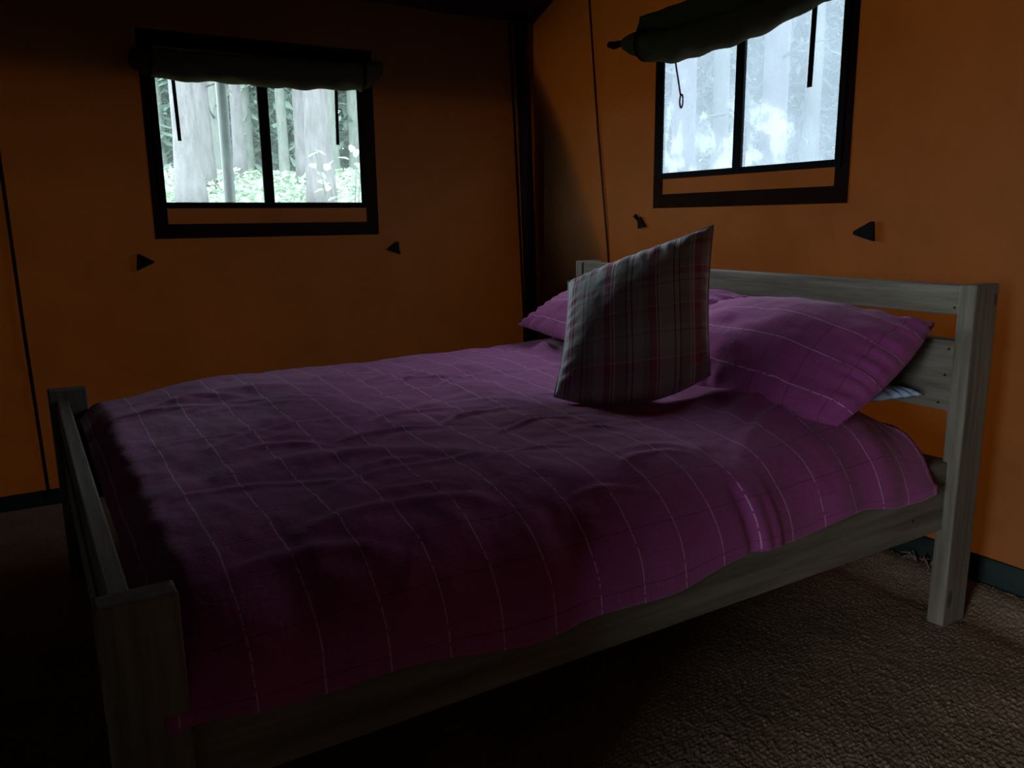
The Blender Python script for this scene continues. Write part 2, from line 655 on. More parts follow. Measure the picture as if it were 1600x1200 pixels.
# groundsheet upturned along the walls
def skirting(name, pts, h, nrm, label):
    """Wavy strip of groundsheet with a folded top hem."""
    n = 40
    P = np.zeros((n, 5, 3))
    p0, p1 = np.array(pts[0]), np.array(pts[1])
    nv = np.array(nrm)
    for i in range(n):
        u = i / (n - 1)
        c = p0 + (p1 - p0) * u
        wv = .003 * math.sin(u * 23) + .002 * math.sin(u * 57 + 1)
        for j, (d, z) in enumerate(((.016, -.01), (.012 + wv, h * .5), (.010 + wv, h), (.003, h + .004), (.002, h - .01))):
            P[i, j, :2] = c + nv * d
            P[i, j, 2] = z
    o = link(name, grid_mesh(name, P), 'groundsheet', smooth=True)
    tag(o, label, kind='structure')
    return o


skirting('baseboard_head', ((XW, YN), (XW, YW)), .105, (-1, 0), 'dark green groundsheet skirting along the end wall')
skirting('baseboard_far', ((XF, YW), (XW, YW)), .055, (0, -1), 'dark groundsheet skirting along the side wall')


def strip_on_wall(name, wall, pts, w, parent, mat='seam', th=.004, off=.004):
    """Flat ribbon lying on a wall.  pts: list of (a, z) along the wall."""
    V, F = [], []
    n = len(pts)
    for i, (a, z) in enumerate(pts):
        a0, z0 = pts[max(i - 1, 0)]
        a1, z1 = pts[min(i + 1, n - 1)]
        dx, dz = a1 - a0, z1 - z0
        L = math.hypot(dx, dz)
        nx, nz = -dz / L * w / 2, dx / L * w / 2
        for s, o_ in ((1, off + th), (-1, off + th), (-1, off), (1, off)):
            aa, zz = a + s * nx, z + s * nz
            V.append((aa, YW - o_, zz) if wall == 'far' else (XW - o_, aa, zz))
    for i in range(n - 1):
        for k in range(4):
            k2 = (k + 1) % 4
            F.append((i * 4 + k, i * 4 + k2, (i + 1) * 4 + k2, (i + 1) * 4 + k))
    F.append((3, 2, 1, 0))
    F.append(tuple((n - 1) * 4 + k for k in range(4)))
    me = bpy.data.meshes.new(name)
    me.from_pydata(V, [], F)
    me.update()
    o = link(name, me, mat)
    return put(o, parent)


s_ = strip_on_wall('seam', 'far', [(-.050, 2.0), (-.046, 1.35), (-.042, .72), (-.032, .03)], .013, wall_far, off=.012)
s_['label'] = 'dark vertical seam near the foot end of the side wall'
s_ = strip_on_wall('seam', 'far', [(2.172, 2.05), (2.180, 1.87), (2.210, 1.25), (2.240, .61), (2.25, .05)], .012, wall_far, off=.012)
s_['label'] = 'dark vertical seam beside the corner pole'
s_ = strip_on_wall('seam', 'head', [(2.06, 2.25), (2.031, 2.07), (1.96, 1.51), (1.873, .934), (1.82, .5), (1.80, .1)], .010, wall_head, off=.012)
s_['label'] = 'thin dark seam running down beside the headboard post'

# canvas layer added outside the end wall to darken it near the corner
me = bpy.data.meshes.new('shade_panel')
gv = [(XW + .05, YW + .05, 1.98), (XW + .05, 2.24, 1.52), (XW + .05, 1.90, .93), (XW + .05, 1.55, .30), (XW + .05, 1.50, .0), (XW + .05, YW + .05, .0)]
me.from_pydata(gv, [], [(0, 1, 2, 3, 4, 5)])
me.update()
o = put(link('shade_panel', me, 'canvas'), wall_head)
o['label'] = 'triangular canvas layer added outside to shade the end wall corner'

# corner pole
pole = link('tent_pole', tube_mesh('tent_pole', [(2.275, 2.455, 0), (2.262, 2.462, .5), (2.25, 2.468, 1.0), (2.235, 2.475, 1.6), (2.222, 2.482, 2.06)], .034, 14), 'pole_wood', smooth=True)
tag(pole, 'dark upright tent pole in the corner behind the bed', 'pole')


# ------------------------------------------------------------------ windows
def wrect(name, wall, a0, a1, z0, z1, mat, parent, th=.006, off=.004, bev=.0015):
    if wall == 'far':
        return box(name, a0, a1, YW - off - th, YW - off, z0, z1, mat, parent, bev)
    return box(name, XW - off - th, XW - off, a0, a1, z0, z1, mat, parent, bev)


def pane_sheet(wall, a0, a1, z0, z1, mat, parent, wob):
    n = 26
    P = np.zeros((n, n, 3))
    for i in range(n):
        for j in range(n):
            u, v = i / (n - 1), j / (n - 1)
            a = a0 + (a1 - a0) * u
            z = z0 + (z1 - z0) * v
            d = wob * float(fbm(a * 7, z * 5, 2)) * (4 * u * (1 - u)) ** .5 * (4 * v * (1 - v)) ** .5
            P[i, j] = (a, YW + d, z) if wall == 'far' else (XW + d, a, z)
    return put(link('pane', grid_mesh('pane', P), mat, smooth=True), parent)


def window(name, wall, op, mull, pmat, wob, label, outer, mono):
    a0, a1, z0, z1 = op
    root = empty(name, (0, 0, 0))
    root.location = ((a0 + a1) / 2, YW, z0) if wall == 'far' else (XW, (a0 + a1) / 2, z0)
    tag(root, label, kind='structure')
    m0, m1 = mull
    pane_sheet(wall, a0, m0 + .004, z0, z1, pmat, root, wob)
    pane_sheet(wall, m1 - .004, a1, z0, z1, pmat, root, wob)
    wrect('mullion', wall, m0, m1, z0 - .012, z1 + .012, 'webbing', root, .012, .001)
    b = .022
    for nm, r in (('binding', (a0 - b, a0 + .003, z0 - b, z1 + b)), ('binding', (a1 - .003, a1 + b, z0 - b, z1 + b)),
                  ('binding', (a0, a1, z0 - b, z0 + .002)), ('binding', (a0, a1, z1 - .002, z1 + b))):
        wrect(nm, wall, *r, 'webbing', root, .006, .003)
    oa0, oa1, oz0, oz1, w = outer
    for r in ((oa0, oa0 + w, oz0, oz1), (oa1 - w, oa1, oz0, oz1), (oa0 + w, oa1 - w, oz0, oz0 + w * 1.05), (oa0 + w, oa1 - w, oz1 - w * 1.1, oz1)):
        wrect('strip_shadow', wall, *r, 'strip_shadow_cloth', root, .004, .0005)  # inner dark strips stand in for shadows of strips outside the canvas
    return root


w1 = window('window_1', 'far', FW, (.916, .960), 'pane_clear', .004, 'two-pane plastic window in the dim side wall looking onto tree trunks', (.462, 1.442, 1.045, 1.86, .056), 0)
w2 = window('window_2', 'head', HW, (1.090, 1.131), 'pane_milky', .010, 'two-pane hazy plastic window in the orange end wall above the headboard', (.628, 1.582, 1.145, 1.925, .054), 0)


def blind(name, label, wall, path, rad, knots, ties):
    """Canvas flap rolled up above a window, held by cords, with its tie ribbons."""
    root = empty(name, (path[0][0], YW, path[0][1]) if wall == 'far' else (XW, path[0][0], path[0][1]))
    tag(root, label, 'blind', 'rolled window blinds')
    A = np.array([p[0] for p in path])
    Z = np.array([p[1] for p in path])
    o = np.argsort(A)
    A, Z, Rr = A[o], Z[o], np.array(rad)[o]
    n, m = 90, 26
    a = np.linspace(A[0], A[-1], n)
    # smooth interpolation
    z = np.interp(a, A, Z)
    r = np.interp(a, A, Rr)
    for _ in range(12):
        z[1:-1] = (z[:-2] + 2 * z[1:-1] + z[2:]) / 4
        r[1:-1] = (r[:-2] + 2 * r[1:-1] + r[2:]) / 4
    P = np.zeros((n, m, 3))
    for k in range(m):
        th = 2 * math.pi * k / (m - 1)
        rr = r * (1 + .10 * fbm(a * 9, np.full(n, th * 1.2), 2) + .05 * np.sin(a * 40 + th * 3))
        if k == m - 1:
            rr = r * (1 + .10 * fbm(a * 9, np.zeros(n), 2) + .05 * np.sin(a * 40))
        dn = .008 + r * .85 + rr * .80 * math.cos(th)
        dz = rr * math.sin(th)
        P[:, k, 2] = z + dz
        if wall == 'far':
            P[:, k, 0] = a
            P[:, k, 1] = YW - dn
        else:
            P[:, k, 1] = a
            P[:, k, 0] = XW - dn
    P[0, :] = P[0, :].mean(0)
    P[-1, :] = P[-1, :].mean(0)
    put(link('roll', grid_mesh('roll', P), 'blind_cloth', smooth=True), root)
    # loose end fold of the cloth, wound into the roll
    for kx in knots:
        zz = float(np.interp(kx, a, z))
        rr = float(np.interp(kx, a, r)) * 1.10
        pts = []
        for k in range(25):
            th = 2 * math.pi * k / 24
            d = .008 + rr * .78 + rr * .86 * math.cos(th)
            pts.append((kx + .004 * math.sin(th), YW - d, zz + rr * math.sin(th)) if wall == 'far' else (XW - d, kx + .004 * math.sin(th), zz + rr * math.sin(th)))
        put(link('cord', tube_mesh('cord', pts, .005, 6), 'webbing', smooth=True), root)
    for (a0, z0, a1, z1, w, loop) in ties:
        if loop:
            pts = []
            for k in range(8):
                u = k / 7
                pts.append((XW - .035 + .015 * u, a0 + (a1 - a0) * u * .8, z0 + (z1 + .05 - z0) * u))
            for k in range(13):
                th = math.pi / 2 - 2 * math.pi * k / 12
                pts.append((XW - .02, a1 + .009 * math.cos(th), z1 + .025 + .026 * math.sin(th)))
            put(link('tie_loop', tube_mesh('tie_loop', pts, .0035, 6), 'webbing', smooth=True), root)
        else:
            pts = [(a0 + (a1 - a0) * k / 6, z0 + (z1 - z0) * k / 6) for k in range(7)]
            strip_on_wall('tie_ribbon', wall, pts, w, root, 'webbing', .002, .020)
    # flap cloth between the roll and the wall above
    zt = 1.86 if wall == 'far' else 1.925
    P = np.zeros((40, 8, 3))
    aa = np.linspace(a[3], a[-4], 40)
    zb = np.interp(aa, a, z)
    rb = np.interp(aa, a, r)
    return root, (aa, zb, rb, zt)


blind('rolled_blind', 'dark canvas blind rolled up level above the tree-view window', 'far',
      [(.42, 1.738), (.47, 1.732), (.60, 1.720), (.93, 1.722), (1.20, 1.728), (1.37, 1.738), (1.44, 1.760), (1.49, 1.79)],
      [.030, .052, .058, .058, .060, .060, .048, .022], (.50, 1.37),
      [(.583, 1.69, .588, 1.436, .014, False), (1.262, 1.70, 1.256, 1.444, .014, False)])
r2, _ = blind('rolled_blind', 'olive canvas blind rolled up aslant and sagging over the hazy window', 'head',
      [(1.775, 1.838), (1.70, 1.822), (1.62, 1.805), (1.50, 1.775), (1.38, 1.766), (1.15, 1.768), (.95, 1.785), (.72, 1.822), (.60, 1.85), (.50, 1.89)],
      [.022, .040, .055, .062, .066, .062, .056, .048, .042, .02], (1.60, .66),
      [(1.437, 1.73, 1.408, 1.535, .01, True), (.786, 1.80, .790, 1.527, .020, False)])
# knotted toggle at the low end of the slanting blind
put(link('toggle', tube_mesh('toggle', [(XW - .05, 1.765, 1.835), (XW - .055, 1.795, 1.833), (XW - .06, 1.825, 1.842)], [.014, .017, .013], 8), 'webbing', smooth=True), r2)
# upper flap cloth hanging from the top strip to the slanting roll
n = 44
P = np.zeros((n, 10, 3))
for i in range(n):
    y = .62 + (1.68 - .62) * i / (n - 1)
    zb = float(np.interp(y, [.5, .72, .95, 1.15, 1.38, 1.62, 1.70], [1.89, 1.83, 1.80, 1.785, 1.785, 1.815, 1.83]))
    gap = math.exp(-((y - 1.20) / .10) ** 2)
    for j in range(10):
        v = j / 9
        z = 1.93 + (zb - 1.93) * v
        P[i, j] = (XW - .016 - .05 * v - .010 * float(fbm(np.array(y * 8), np.array(v * 2.), 2)), y, z)
put(link('flap', grid_mesh('flap', P), 'blind_cloth', smooth=True), r2)


def corner_tab(wall, parent, pts, label):
    V = []
    for d in (.006, .016):
        for a, z in pts:
            V.append((a, YW - d - .004, z) if wall == 'far' else (XW - d - .004, a, z))
    k = len(pts)
    F = [tuple(range(k)), tuple(range(2 * k - 1, k - 1, -1))] + [(i, (i + 1) % k, k + (i + 1) % k, k + i) for i in range(k)]
    me = bpy.data.meshes.new('fastening_tab')
    me.from_pydata(V, [], F)
    me.update()
    o = put(link('fastening_tab', me, 'webbing'), parent)
    o['label'] = label
    return o


corner_tab('far', wall_far, [(.386, .985), (.392, .988), (.447, .955), (.446, .949), (.378, .918)], 'black triangular cloth tab below the tree-view window, foot side')
corner_tab('far', wall_far, [(1.478, .980), (1.520, 1.008), (1.534, 1.008), (1.534, .985), (1.542, .949), (1.478, .972)], 'small black cloth tab below the tree-view window, head side')
corner_tab('head', wall_head, [(1.695, 1.112), (1.680, 1.122), (1.662, 1.098), (1.648, 1.110), (1.640, 1.098), (1.613, 1.069), (1.660, 1.060), (1.664, 1.092)], 'crumpled black cloth tab below the hazy window, corner side')
corner_tab('head', wall_head, [(.586, 1.045), (.584, 1.054), (.524, 1.085), (.516, 1.085), (.510, 1.023), (.560, 1.036)], 'black triangular cloth tab below the hazy window, open side')

# ------------------------------------------------------------------ bed frame
L_, W_, HB, FB, PB = 2.10, 1.70, .930, .613, .104
bed = empty('bed_frame', (0, 0, 0))
tag(bed, 'grey weathered timber double bed frame with slatted headboard', 'bed')
PT = .046
for (y0, y1) in ((0, PT), (W_ - PT, W_)):
    o = box('head_post', L_ - PB, L_, y0, y1, 0, HB, 'wood_z', bed, .005, .001)
    o = box('foot_post', 0, PB, y0, y1, 0, FB, 'wood_z', bed, .005, .001)
ty0, ty1 = .032, W_ - .032
hr = box('head_rail', L_ - PB + .006, L_ - .045, ty0, ty1, .850, .926, 'wood_y', bed, .004, .001)
hr2 = box('head_rail', L_ - PB + .006, L_ - .045, ty0, ty1, .600, .785, 'wood_y', bed, .004, .001)
nr = box('side_rail', PB - .01, L_ - PB + .012, .030, .068, .276, .465, 'wood_x', bed, .004, .001)
fr_ = box('side_rail', PB - .01, L_ - PB + .012, W_ - .068, W_ - .030, .276, .465, 'wood_x', bed, .004, .001)
box('foot_rail', .020, .052, ty0, ty1, .500, .580, 'wood_y', bed, .004, .001)
box('foot_rail', .020, .052, ty0, ty1, .276, .430, 'wood_y', bed, .004, .001)
box('head_rail', L_ - PB + .006, L_ - .045, ty0, ty1, .300, .455, 'wood_y', bed, .004, .001)
for i in range(14):
    x = .16 + i * .138
    box('slat', x, x + .075, .066, W_ - .066, .425, .447, 'wood_y', bed, .003)
# ledge board at the head end of the base
box('ledge_board', 1.90, 1.995, .066, W_ - .066, .449, .470, 'wood_y', bed, .003)


def screws(parent, pts, axis):
    for p in pts:
        bm = bmesh.new()
        bmesh.ops.create_cone(bm, cap_ends=True, segments=10, radius1=.0035, radius2=.003, depth=.003)
        me = bpy.data.meshes.new('screw')
        bm.to_mesh(me)
        bm.free()
        o = link('screw', me, 'screw_metal', parent)
        base = Vector(parent.location)
        o.location = Vector(p) - base
        if axis == 'x':
            o.rotation_euler[1] = -math.pi / 2
        else:
            o.rotation_euler[0] = math.pi / 2


xs = L_ - PB + .0055
screws(hr, [(xs, .056, .870), (xs, 1.63, .870)], 'x')
screws(hr2, [(xs, .060, .762), (xs, .064, .693), (xs, .075, .618)], 'x')
screws(nr, [(1.86, .0295, .40), (1.86, .0295, .33)], 'y')

# mattress
def rounded_slab(name, x0, x1, y0, y1, z0, z1, r, mat, bulge=.01):
    bm = bmesh.new()
    bmesh.ops.create_cube(bm, size=1)
    for v in bm.verts:
        v.co = Vector((v.co.x * (x1 - x0), v.co.y * (y1 - y0), v.co.z * (z1 - z0)))
    bmesh.ops.bevel(bm, geom=list(bm.edges), offset=r, segments=4, affect='EDGES', profile=.5)
    me = bpy.data.meshes.new(name)
    bm.to_mesh(me)
    bm.free()
    o = link(name, me, mat, smooth=True)
    o.location = ((x0 + x1) / 2, (y0 + y1) / 2, (z0 + z1) / 2)
    return o


mt = rounded_slab('mattress', .115, 1.978, .125, W_ - .125, .448, .548, .042, 'mattress_cloth')
tag(mt, 'grey mattress showing at the head end under the plum duvet', 'mattress')

# ------------------------------------------------------------------ duvet
XD0, XD1 = .070, 1.905
NX, NT_ = 300, 250
prof_t = np.array([
    # y, z (relative pattern), from the far hem over the top to the near hem
    [1.700, .395], [1.705, .470], [1.690, .545], [1.640, .595], [1.52, .622], [1.30, .628], [1.00, .618], [.70, .612],
    [.45, .608], [.28, .602], [.18, .592], [.10, .566], [.045, .522], [.008, .470], [-.004, .425], [-.006, .385]])
seg = np.hypot(np.diff(prof_t[:, 0]), np.diff(prof_t[:, 1]))
arc = np.concatenate([[0], np.cumsum(seg)])
tt = np.linspace(0, arc[-1], NT_)


def smooth1(a, k):
    a = a.copy()
    for _ in range(k):
        a[1:-1] = (a[:-2] + 2 * a[1:-1] + a[2:]) / 4
    return a


py_ = smooth1(np.interp(tt, arc, prof_t[:, 0]), 40)
pz_ = smooth1(np.interp(tt, arc, prof_t[:, 1]), 40)
u = np.linspace(0, 1, NX)
UU, TT = np.meshgrid(u, tt, indexing='ij')
PY = np.repeat(py_[None], NX, 0)
PZ = np.repeat(pz_[None], NX, 0)
near_top = sstep(.10, .24, PY)                       # 0 on the near hang, 1 on the top
xend = XD1 - .13 * near_top * sstep(1.75, 1.5, PY)
XX = XD0 + (xend - XD0) * UU
top = sstep(.40, .58, PZ)
# long profile: low at the foot, swelling to the head
PZ = PZ + top * (-.030 * sstep(.55, .05, XX) + .022 * sstep(1.3, 1.75, XX))
PZ = PZ - top * .05 * sstep(.16, .07, XX) ** 2
# rise over the pillow under the near head corner
PZ = PZ + .045 * sstep(1.42, 1.68, XX) * sstep(.10, .30, PY) * sstep(.95, .7, PY)
# head end droop of the edge
PZ = PZ - .045 * sstep(1.72, 1.90, XX) * (1 - near_top) * sstep(.40, .50, PZ)
PZ = PZ - .05 * sstep(XD1 - .16, XD1 - .06, XX) * near_top * sstep(.5, .25, PY)
# puffiness, rolls and creases
D = .013 * fbm(XX * 2.3 + 3, PY * 2.0 + 1, 2) * top
D = D + .0055 * fbm(XX * 3.5 + PY * 6.5 + 9, PY * 3.0 - XX * 9.0, 3) * top


def crease(cx, cy, ang, ln, wd, amp):
    global D
    c, s = math.cos(ang), math.sin(ang)
    a = (XX - cx) * c + (PY - cy) * s
    b = -(XX - cx) * s + (PY - cy) * c
    b = b + .25 * a * a / ln
    D = D + amp * np.exp(-(a / ln) ** 2) * (np.exp(-(b / wd) ** 2) - .55 * np.exp(-((b - wd * 1.9) / (wd * 1.3)) ** 2))


for i in range(46):
    crease(random.uniform(.25, 1.55), random.uniform(.12, 1.45), random.gauss(.0, .45), random.uniform(.06, .22), random.uniform(.008, .022), random.uniform(.002, .006))
for (cx, cy, an, ln, wd, am) in ((.80, .80, .1, .12, .014, .009), (.72, .66, -.2, .15, .016, .010), (.92, .70, .25, .10, .012, .008),
                                 (1.02, .55, .1, .12, .012, .007), (1.60, 1.35, .9, .14, .03, .016), (1.68, 1.25, .7, .12, .025, .015),
                                 (1.50, .22, .2, .16, .016, .008), (.55, .55, -.35, .25, .04, .012), (.35, 1.25, .1, .3, .04, .010)):
    crease(cx, cy, an, ln, wd, am)
hang = sstep(.14, .03, PY)
D = D + hang * (.006 * np.sin(XX * 31 + 2 * np.sin(XX * 7)) * (.5 + .5 * vnoise(XX * 4, XX * 0)) + .010 * np.exp(-((XX - 1.27) / .022) ** 2) - .008 * np.exp(-((XX - 1.235) / .016) ** 2)
                + .007 * np.exp(-((XX - 1.31) / .014) ** 2))
P = np.stack([XX, PY, PZ], -1)
du = np.gradient(P, axis=0)
dt = np.gradient(P, axis=1)
N = np.cross(dt, du)
N /= np.linalg.norm(N, axis=-1, keepdims=True) + 1e-9
if N[NX // 2, NT_ // 2, 2] < 0:
    N = -N
P = P + N * D[..., None]
# hem line of the near side undulates
hemk = sstep(.46, .38, pz_)[None] * (PY < .5)
P[..., 2] += hemk * (.018 * np.sin(XX * 5.2 + .6) + .008 * np.sin(XX * 17) + .030 * sstep(1.2, 1.8, XX))
P[..., 1] = np.where(PY < .5, np.minimum(P[..., 1], 9), P[..., 1])
uvd = np.stack([P[..., 0] - .035, TT], -1)
dv = link('duvet', grid_mesh('duvet', P, uvd), 'plum_linen', smooth=True)
mod = dv.modifiers.new('thickness', 'SOLIDIFY')
mod.thickness = .022
mod.offset = -1 if dv.data.polygons[(NT_ - 1) * 150 + NT_ // 2].normal.z > 0 else 1
tag(dv, 'plum purple duvet with thin cream stripes spread over the bed', 'duvet')


# ------------------------------------------------------------------ pillows and cushion
def pillow(name, corners, up, dn, mat, uvsize, pinch=(.05, .05, .05, .05), n=56, power=.55, wr=.006, seed=0, edge_amp=.0):
    """Soft cushion over four corner points (order: (0,0),(1,0),(1,1),(0,1) in u,v)."""
    c00, c10, c11, c01 = [np.array(c, float) for c in corners]
    g = np.linspace(0, 1, n)
    U, V = np.meshgrid(g, g, indexing='ij')
    # inward pinch of the four sides so that the corners stand out
    pu = 2 * U - 1
    pv = 2 * V - 1
    ku = np.where(pu < 0, pinch[0], pinch[1])
    kv = np.where(pv < 0, pinch[2], pinch[3])
    U2 = .5 + .5 * pu * (1 - ku * (1 - pv ** 2) * np.abs(pu) ** 3)
    V2 = .5 + .5 * pv * (1 - kv * (1 - pu ** 2) * np.abs(pv) ** 3)
    B = (c00 * ((1 - U2) * (1 - V2))[..., None] + c10 * (U2 * (1 - V2))[..., None] + c11 * (U2 * V2)[..., None] + c01 * ((1 - U2) * V2)[..., None])
    du = np.gradient(B, axis=0)
    dv_ = np.gradient(B, axis=1)
    Nn = np.cross(du, dv_)
    Nn /= np.linalg.norm(Nn, axis=-1, keepdims=True)
    prof = (np.clip(1 - pu ** 2, 0, 1) * np.clip(1 - pv ** 2, 0, 1)) ** power
    rim = np.minimum(1 - np.abs(pu), 1 - np.abs(pv))
    puck = np.exp(-(rim / .18) ** 2) * sstep(0, .06, rim)
    ang = np.where(np.abs(pu) > np.abs(pv), V, U)
    wrk = wr * (fbm(U * 5 + seed, V * 5 + seed * 3, 3) * sstep(0, .25, rim) + 1.1 * puck * np.sin(ang * 60 + 4 * fbm(U * 4 + seed, V * 4, 2)))
    Tp = B + Nn * (up * prof + wrk * sstep(0, .05, rim))[..., None]
    Bt = B - Nn * (dn * prof + .5 * wrk * sstep(0, .05, rim))[..., None]
    nn = n * n
    idx = np.arange(nn).reshape(n, n)
    bidx = idx + nn
    bidx[0, :], bidx[-1, :], bidx[:, 0], bidx[:, -1] = idx[0, :], idx[-1, :], idx[:, 0], idx[:, -1]
    q1 = np.stack([idx[:-1, :-1], idx[1:, :-1], idx[1:, 1:], idx[:-1, 1:]], -1).reshape(-1, 4)
    q2 = np.stack([bidx[:-1, :-1], bidx[:-1, 1:], bidx[1:, 1:], bidx[1:, :-1]], -1).reshape(-1, 4)
    uv = np.stack([U * uvsize[0], V * uvsize[1]], -1).reshape(-1, 2)
    me = raw_mesh(name, np.concatenate([Tp.reshape(-1, 3), Bt.reshape(-1, 3)]), np.concatenate([q1, q2]), np.concatenate([uv, uv]))
    # drop the unused rim copies
    bm = bmesh.new()
    bm.from_mesh(me)
    bmesh.ops.delete(bm, geom=[v for v in bm.verts if not v.link_faces], context='VERTS')
    bm.to_mesh(me)
    bm.free()
    o = link(name, me, mat, smooth=True)
    rimpts = [B[i, 0] for i in range(n)] + [B[-1, j] for j in range(1, n)] + [B[i, -1] for i in range(n - 2, -1, -1)] + [B[0, j] for j in range(n - 2, -1, -1)]
    return o, rimpts


# u runs front -> headboard, v runs near -> far ; normal of du x dv points up
pb, _ = pillow('pillow', [(1.64, .22, .612), (1.955, .075, .645), (1.955, .80, .640), (1.60, .80, .600)], .050, .030, 'blue_cloth', (.45, .72), seed=5, wr=.006)
tag(pb, 'pale blue pillow whose corner pokes out under the near plum pillow', 'pillow')
pn, _ = pillow('pillow', [(1.590, .075, .612), (1.965, .080, .832), (1.945, .79, .835), (1.56, .80, .655)], .118, .060, 'plum_linen', (.46, .74), seed=1, wr=.007, pinch=(-.06, .06, -.07, .05))
tag(pn, 'plum striped pillow at the near side, propped against the headboard', 'pillow')
pf, _ = pillow('pillow', [(1.56, .84, .655), (1.945, .65, .858), (1.945, 1.50, .870), (1.655, 1.635, .690)], .085, .050, 'plum_linen', (.46, .78), seed=2, wr=.006)
tag(pf, 'plum striped pillow at the far side, half hidden behind the plaid cushion', 'pillow')

cu, rp = pillow('cushion', [(1.185, .677, .627), (1.550, .453, .683), (1.640, .551, 1.083), (1.360, .856, .922)],
                .080, .075, 'plaid', (1, 1), seed=3, wr=.0035, pinch=(.06, .05, -.27, .0), power=.5)
tag(cu, 'grey and pink plaid cushion standing on the duvet against the plum pillows', 'cushion')
ed = link('edge_seam', tube_mesh('edge_seam', [tuple(p) for p in rp], .0022, 6, caps=False), 'piping', cu, smooth=True)

# ------------------------------------------------------------------ coir rug
xs_ = np.concatenate([np.linspace(XF + .05, .70, 20)[:-1], np.linspace(.70, 2.30, 640)])
ys_ = np.concatenate([np.linspace(YN + .05, -.80, 20)[:-1], np.linspace(-.80, .62, 560), np.linspace(.62, YW - .05, 30)[1:]])
GX, GY = np.meshgrid(xs_, ys_, indexing='ij')
pitch_r, pitch_c = .0088, .0115
wx = GX + .0022 * fbm(GX * 22, GY * 22, 2)
wy = GY + .0022 * fbm(GX * 22 + 40, GY * 22 + 9, 2)


def loops(ox, oy, k):
    r0 = np.floor(wx / pitch_r + ox)
    f0 = wx / pitch_r + ox - r0
    c0_ = wy / pitch_c + oy + .37 * np.sin(r0 * 12.9 + k)
    i0 = np.floor(c0_)
    f1 = c0_ - i0
    hs = np.abs(np.sin(r0 * 12.9898 + i0 * 78.233 + k) * 43758.5453) % 1
    return np.sin(np.pi * f0) ** .8 * np.sin(np.pi * f1) ** .7 * (.35 + .75 * hs)


HZ = .0042 * np.maximum(loops(0, 0, 1.0), .9 * loops(.5, .3, 5.0)) + .0010 * fbm(GX * 90, GY * 90, 2)
dense = ((GX > .69) & (GY > -.81) & (GY < .63))
HZ = np.where(dense, HZ, .003)
HZ = HZ + .004 * fbm(GX * 3, GY * 3, 2) + .004
# the rug rides up against the end wall behind a shallow furrow
HZ = HZ + .026 * sstep(2.13, 2.27, GX) - .006 * np.exp(-((GX - 2.09) / .04) ** 2)
HZ = np.maximum(HZ, -.006)
XX2 = GX + np.where(GX > 2.29, .004 * vnoise(GY * 60, GY * 0) - .004, 0)
rug = link('rug', grid_mesh('rug', np.stack([XX2, GY, HZ], -1)), 'coir', smooth=True)
tag(rug, 'coarse brown woven coir rug covering the floor beside and under the bed', 'rug')
# frayed strands at the rug edge behind the post
for i in range(11):
    y = .23 + random.uniform(-.045, .05)
    x = 2.285
    dx, dy = random.uniform(-.05, .012), random.uniform(-.05, .03)
    pts = [(x, y, .026), (x + dx * .4, y + dy * .4, .05 + random.uniform(0, .015)), (x + dx, y + dy, .045 + random.uniform(-.01, .02))]
    link('frayed_strand', tube_mesh('frayed_strand', pts, [.0025, .002, .0012], 5), 'coir', rug, smooth=True)

# ------------------------------------------------------------------ outdoors
gx = np.linspace(-22, 30, 105)
gy = np.linspace(-14, 34, 97)
GX, GY = np.meshgrid(gx, gy, indexing='ij')
dist = np.maximum(np.maximum(GX - XW, XF - GX), np.maximum(GY - YW, YN - GY))
h = -.05 + 1.72 * sstep(.5, 8.5, dist) * sstep(-.5, 1.5, np.maximum(GX - XW, GY - YW)) + .10 * fbm(GX * .9, GY * .9, 3) * sstep(.5, 4, dist)
h = np.where(dist < .6, -.06, h)
gr = link('ground', grid_mesh('ground', np.stack([GX, GY, h], -1)), 'soil', smooth=True)
tag(gr, 'bright green mossy forest floor rising behind the tent', kind='structure')


def ground_z(x, y):
    i = int(np.clip(np.searchsorted(gx, x) - 1, 0, len(gx) - 2))
    j = int(np.clip(np.searchsorted(gy, y) - 1, 0, len(gy) - 2))
    return float(h[i:i + 2, j:j + 2].mean())


def leaf_cloud(name, n, cen, ext, size, mat, parent, flat=.5):
    V = np.zeros((n, 4, 3))
    for i in range(n):
        d = rng.normal(size=3)
        d /= np.linalg.norm(d)
        c = np.array(cen) + d * np.array(ext) * rng.random() ** .4
        a = rng.normal(size=3)
        a[2] *= flat
        a /= np.linalg.norm(a)
        b = np.cross(a, rng.normal(size=3))
        b /= np.linalg.norm(b)
        s = size * (.6 + .8 * rng.random())
        V[i] = [c - a * s, c + b * s * .38, c + a * s, c - b * s * .38]
    q = np.arange(n * 4).reshape(n, 4)
    o = link(name, raw_mesh(name, V.reshape(-1, 3), q), mat, parent)
    o['kind'] = 'stuff'
    return o


